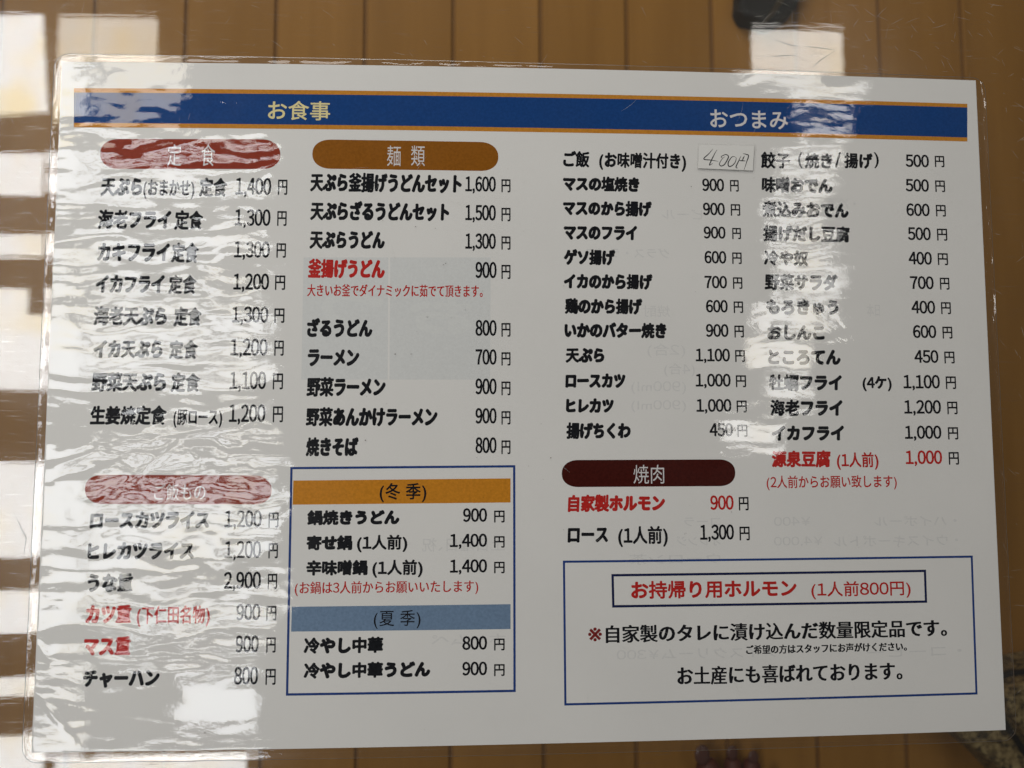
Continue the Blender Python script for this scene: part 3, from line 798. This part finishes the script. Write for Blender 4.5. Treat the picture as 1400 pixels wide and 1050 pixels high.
def smooth_pts(p, k=5):
    o = []
    for i in range(len(p) - 1):
        p0 = np.array(p[max(i - 1, 0)], float); p1 = np.array(p[i], float); p2 = np.array(p[i + 1], float); p3 = np.array(p[min(i + 2, len(p) - 1)], float)
        for j in range(k):
            t = j / k; o.append(.5 * ((2 * p1) + (-p0 + p2) * t + (2 * p0 - 5 * p1 + 4 * p2 - p3) * t * t + (-p0 + 3 * p1 - 3 * p2 + p3) * t ** 3))
    o.append(np.array(p[-1], float)); return o
for i, s_ in enumerate(strokes):
    pp = [P(*ZS(*q), lift=SZ)[:2] for q in smooth_pts(s_)]
    lv = SZ + 0.0001 + i * 1e-6
    ribbon(pp, 0.00048, lambda x, y, lv=lv: float(bow(x, y)) + lv, V, F)
mesh_obj('handwritten_price', V, F, M['pencil'], sticker)

# hairline scratches in the film
V, F = [], []
for i in range(90):
    x, y = random.uniform(90, 1340), random.uniform(110, 1000)
    a = random.gauss(-0.5, 0.8); L = random.uniform(4, 34); c = random.uniform(-.3, .3)
    pp = [P(x + L * t * math.cos(a + c * t), y + L * t * math.sin(a + c * t), lift=.0006)[:2] for t in (0, .33, .66, 1)]
    ribbon(pp, random.uniform(0.00003, 0.00007), lambda x, y, i=i: float(bow(x, y)) + .00060 + i * 1e-8, V, F)
m, nt, p = new_mat('film_scratch'); p.inputs['Base Color'].default_value = (0.62, 0.61, 0.59, 1); p.inputs['Roughness'].default_value = 0.6
fsc = mesh_obj('scratch', V, F, m, film); tag(fsc, kind='stuff')

# specks of dirt on the film
V, F = [], []
for (x, y, r_) in [(499.5, 602, .9), (606, 362, .7), (609, 360, .6), (540, 484, .8), (562, 484, .6), (753, 626, .7), (945, 255, .6), (1000, 700, .5), (936, 730, .4), (938, 729, .4), (660, 398, .5), (280, 1002, .9), (568, 310, .6), (595, 312, .5), (1392, 29, .5)] + [(random.uniform(90, 1330), random.uniform(110, 1000), random.uniform(.15, .4)) for _ in range(60)]:
    q = P(x, y, lift=.0006); b = len(V); V.append((q[0], q[1], float(bow(q[0], q[1])) + .00062))
    for k in range(7):
        a = k / 7 * 6.283; rr_ = r_ * .00034 * random.uniform(.6, 1.2)
        V.append((q[0] + rr_ * math.cos(a), q[1] + rr_ * math.sin(a), float(bow(q[0], q[1])) + .0006))
    for k in range(7): F.append((b, b + 1 + k, b + 1 + (k + 1) % 7))
dirt = mesh_obj('dirt_speck', V, F, M['dark_wood'], film); tag(dirt, kind='stuff')

# ------------------------------------------------------------------ things on the floor under the glass
def skin_obj(name, pts, edges, radii, mat, parent=None, sub=2, root=0):
    me = bpy.data.meshes.new(name)
    me.from_pydata([tuple(map(float, q)) for q in pts], edges, [])
    o = bpy.data.objects.new(name, me); link(o, parent)
    md = o.modifiers.new('skin', 'SKIN'); md.use_smooth_shade = True
    s = o.modifiers.new('sub', 'SUBSURF'); s.levels = sub; s.render_levels = sub
    if not me.skin_vertices: me.skin_vertices.new()
    for i, r_ in enumerate(radii):
        me.skin_vertices[0].data[i].radius = (r_, r_) if not isinstance(r_, tuple) else r_
        me.skin_vertices[0].data[i].use_root = (i == root)
    dg = bpy.context.evaluated_depsgraph_get()
    ev = o.evaluated_get(dg); m2 = bpy.data.meshes.new_from_object(ev)
    o.modifiers.clear(); o.data = m2; m2.materials.clear(); m2.materials.append(mat)
    m2.polygons.foreach_set('use_smooth', [True] * len(m2.polygons))
    return o

m, nt, p = new_mat('bare_skin')
n = N(nt, 'ShaderNodeTexNoise'); n.inputs['Scale'].default_value = 60
rr = N(nt, 'ShaderNodeValToRGB'); rr.color_ramp.elements[0].color = (0.10, 0.025, 0.015, 1); rr.color_ramp.elements[1].color = (0.15, 0.042, 0.026, 1)
nt.links.new(n.outputs['Fac'], rr.inputs['Fac']); nt.links.new(rr.outputs['Color'], p.inputs['Base Color'])
p.inputs['Roughness'].default_value = 0.5; p.inputs['Subsurface Weight'].default_value = 0.1; p.inputs['Subsurface Scale'].default_value = 0.005
M['skin'] = m
m, nt, p = new_mat('toe_nail'); p.inputs['Base Color'].default_value = (0.13, 0.055, 0.042, 1); p.inputs['Roughness'].default_value = 0.25
M['nail'] = m
m, nt, p = new_mat('dark_trouser_cloth'); p.inputs['Roughness'].default_value = 0.95
n = N(nt, 'ShaderNodeTexNoise'); n.inputs['Scale'].default_value = 400
rr = N(nt, 'ShaderNodeValToRGB'); rr.color_ramp.elements[0].color = (0.012, 0.013, 0.018, 1); rr.color_ramp.elements[1].color = (0.03, 0.03, 0.04, 1)
nt.links.new(n.outputs['Fac'], rr.inputs['Fac']); nt.links.new(rr.outputs['Color'], p.inputs['Base Color'])
M['cloth'] = m

person = empty('person', (0, 0, FZ))
tag(person, 'barefoot person whose toe tips show through the glass at the bottom edge', 'person')
def fl(x, y, z): q = on_plane(x, y, FZ + z); return q
tips = [((960, 1018), .013), ((1001, 1015), .0095), ((1030, 1021), .009), ((1054, 1047), .0085), ((1074, 1064), .0075)]
pts, edges, rad = [], [], []
heel = fl(1000, 1290, .035)
ball = fl(1000, 1130, .024)
pts = [tuple(ball), tuple(heel), (heel[0] + .005, heel[1] - .005, FZ + .085), (heel[0] + .01, heel[1] - .07, FZ + .25), (heel[0] + .01, heel[1] - .13, FZ + .37)]
edges = [(0, 1), (1, 2), (2, 3), (3, 4)]; rad = [(.024, .038), (.032, .03), .036, .042, .05]
for (px_, r_) in tips:
    i0 = len(pts)
    tip = fl(px_[0], px_[1] + 16, r_ * .9)
    base = np.array(tip) * .35 + np.array(ball) * .65; base[2] = FZ + .018
    mid = np.array(tip) * .72 + np.array(ball) * .28; mid[2] = FZ + r_ + .007
    pts += [tuple(base), tuple(mid), tuple(tip)]
    edges += [(0, i0), (i0, i0 + 1), (i0 + 1, i0 + 2)]; rad += [r_ * 1.05, r_ * .95, r_]
foot = skin_obj('foot', pts, edges, rad, M['skin'], person); child_loc(foot, person)
for (px_, r_) in tips:
    q = fl(px_[0], px_[1] + 14, r_ * 1.9)
    bm = bmesh.new(); bmesh.ops.create_uvsphere(bm, u_segments=14, v_segments=8, radius=1)
    bmesh.ops.scale(bm, vec=(r_ * .55, r_ * .7, r_ * .18), verts=bm.verts); bmesh.ops.translate(bm, vec=q, verts=bm.verts)
    nl = bm_obj('toe_nail', bm, M['nail'], foot, True); nl.matrix_parent_inverse = (Matrix.Translation(person.location).inverted() @ Matrix.Identity(4)).inverted() @ Matrix.Translation(person.location).inverted()
    nl.matrix_parent_inverse = Matrix.Identity(4)
tr_ = skin_obj('trouser_leg', [(heel[0] + .008, heel[1] - .03, FZ + .14), (heel[0] + .01, heel[1] - .075, FZ + .25), (heel[0] + .01, heel[1] - .14, FZ + .385)], [(0, 1), (1, 2)], [.058, .06, .068], M['cloth'], person); child_loc(tr_, person)

# mottled rounded seat edge, bottom right corner, with a dark groove running round it
m, nt, p = new_mat('mottled_brown')
tc = N(nt, 'ShaderNodeTexCoord')
v1 = N(nt, 'ShaderNodeTexNoise'); v1.inputs['Scale'].default_value = 190; v1.inputs['Detail'].default_value = 4; v1.inputs['Roughness'].default_value = 0.7
nt.links.new(tc.outputs['Object'], v1.inputs['Vector'])
rr = N(nt, 'ShaderNodeValToRGB')
rr.color_ramp.elements[0].position = 0.40; rr.color_ramp.elements[0].color = (0.03, 0.018, 0.006, 1)
rr.color_ramp.elements[1].position = 0.62; rr.color_ramp.elements[1].color = (0.42, 0.31, 0.14, 1)
e = rr.color_ramp.elements.new(0.5); e.color = (0.21, 0.14, 0.055, 1)
nt.links.new(v1.outputs['Fac'], rr.inputs['Fac']); nt.links.new(rr.outputs['Color'], p.inputs['Base Color']); p.inputs['Roughness'].default_value = 0.8
M['mottled'] = m
m, nt, p = new_mat('dark_groove'); p.inputs['Base Color'].default_value = (0.012, 0.008, 0.006, 1); p.inputs['Roughness'].default_value = 0.8
M['dark'] = m
def slab(name, outline, z0, z1, mat, parent, bev=0.004):
    bm = bmesh.new()
    vs = [bm.verts.new((x, y, z0)) for x, y in outline]
    f = bm.faces.new(vs)
    if f.normal.z < 0: f.normal_flip()
    r_ = bmesh.ops.extrude_face_region(bm, geom=[f])
    nv_ = [g for g in r_['geom'] if isinstance(g, bmesh.types.BMVert)]
    bmesh.ops.translate(bm, vec=(0, 0, z1 - z0), verts=nv_)
    es = [e_ for e_ in bm.edges if all(v in nv_ for v in e_.verts)]
    bmesh.ops.bevel(bm, geom=es, offset=bev, segments=3, profile=.5, affect='EDGES')
    bmesh.ops.recalc_face_normals(bm, faces=bm.faces)
    return bm_obj(name, bm, mat, parent, False)
seat = empty('floor_stool', (0, 0, FZ))
tag(seat, 'mottled brown stool with a dark band, under the glass at the bottom right corner', 'stool')
def outl(pxs, z): return [tuple(on_plane(x, y, z)[:2]) for x, y in smooth_pts(pxs + [pxs[0]], 6)[:-1]]
za, zb = FZ + .05, FZ + .075
low = slab('seat_base', outl([(1296, 965), (1310, 1005), (1365, 1049), (1440, 1120), (1560, 1180), (1680, 1120), (1690, 960), (1560, 900), (1400, 921), (1330, 918)], za), FZ, za, M['mottled'], seat); child_loc(low, seat)
band = slab('dark_band', outl([(1368, 990), (1388, 1012), (1415, 1050), (1480, 1110), (1570, 1140), (1660, 1090), (1668, 975), (1570, 915), (1420, 916), (1375, 921), (1362, 950)], za + .004), za, za + .006, M['dark'], seat, .002); child_loc(band, seat)
top_ = slab('seat_top', outl([(1382, 975), (1400, 1000), (1440, 1050), (1500, 1090), (1580, 1110), (1640, 1070), (1650, 985), (1570, 936), (1440, 932), (1395, 938), (1378, 955)], zb), za + .006, zb, M['mottled'], seat); child_loc(top_, seat)

# black sandal at the top edge, strap across
sandal = empty('sandal', (0, 0, FZ))
tag(sandal, 'black sandal with a grey strap on the floor beneath the glass at the top edge', 'sandal')
m, nt, p = new_mat('sandal_black'); p.inputs['Base Color'].default_value = (0.010, 0.008, 0.006, 1); p.inputs['Roughness'].default_value = 0.7
M['sandal'] = m
m, nt, p = new_mat('sandal_strap'); p.inputs['Base Color'].default_value = (0.11, 0.085, 0.05, 1); p.inputs['Roughness'].default_value = 0.7
M['strap'] = m
sl = slab('sole', outl([(1010, 8), (1018, 22), (1034, 26), (1050, 33), (1072, 24), (1090, 8), (1100, -30), (1108, -90), (1100, -170), (1060, -200), (1022, -180), (1012, -100), (1012, -30)], FZ + .02), FZ + .001, FZ + .022, M['sandal'], sandal, .005); child_loc(sl, sandal)
V = []; F = []
A = fl(1048, 30, .02); B = fl(1078, -14, .045); C_ = fl(1100, -60, .02)
for k in range(13):
    t = k / 12; q = (1 - t) ** 2 * np.array(A) + 2 * t * (1 - t) * np.array(B) + t * t * np.array(C_)
    d = np.array([.007, .006, 0])
    V += [tuple(q - d), tuple(q + d), tuple(q + d + (0, 0, .002)), tuple(q - d + (0, 0, .002))]
    if k:
        b = 4 * k
        for j in range(4): F.append((b - 4 + j, b - 4 + (j + 1) % 4, b + (j + 1) % 4, b + j))
st = mesh_obj('strap', V, F, M['strap'], sandal); child_loc(st, sandal)
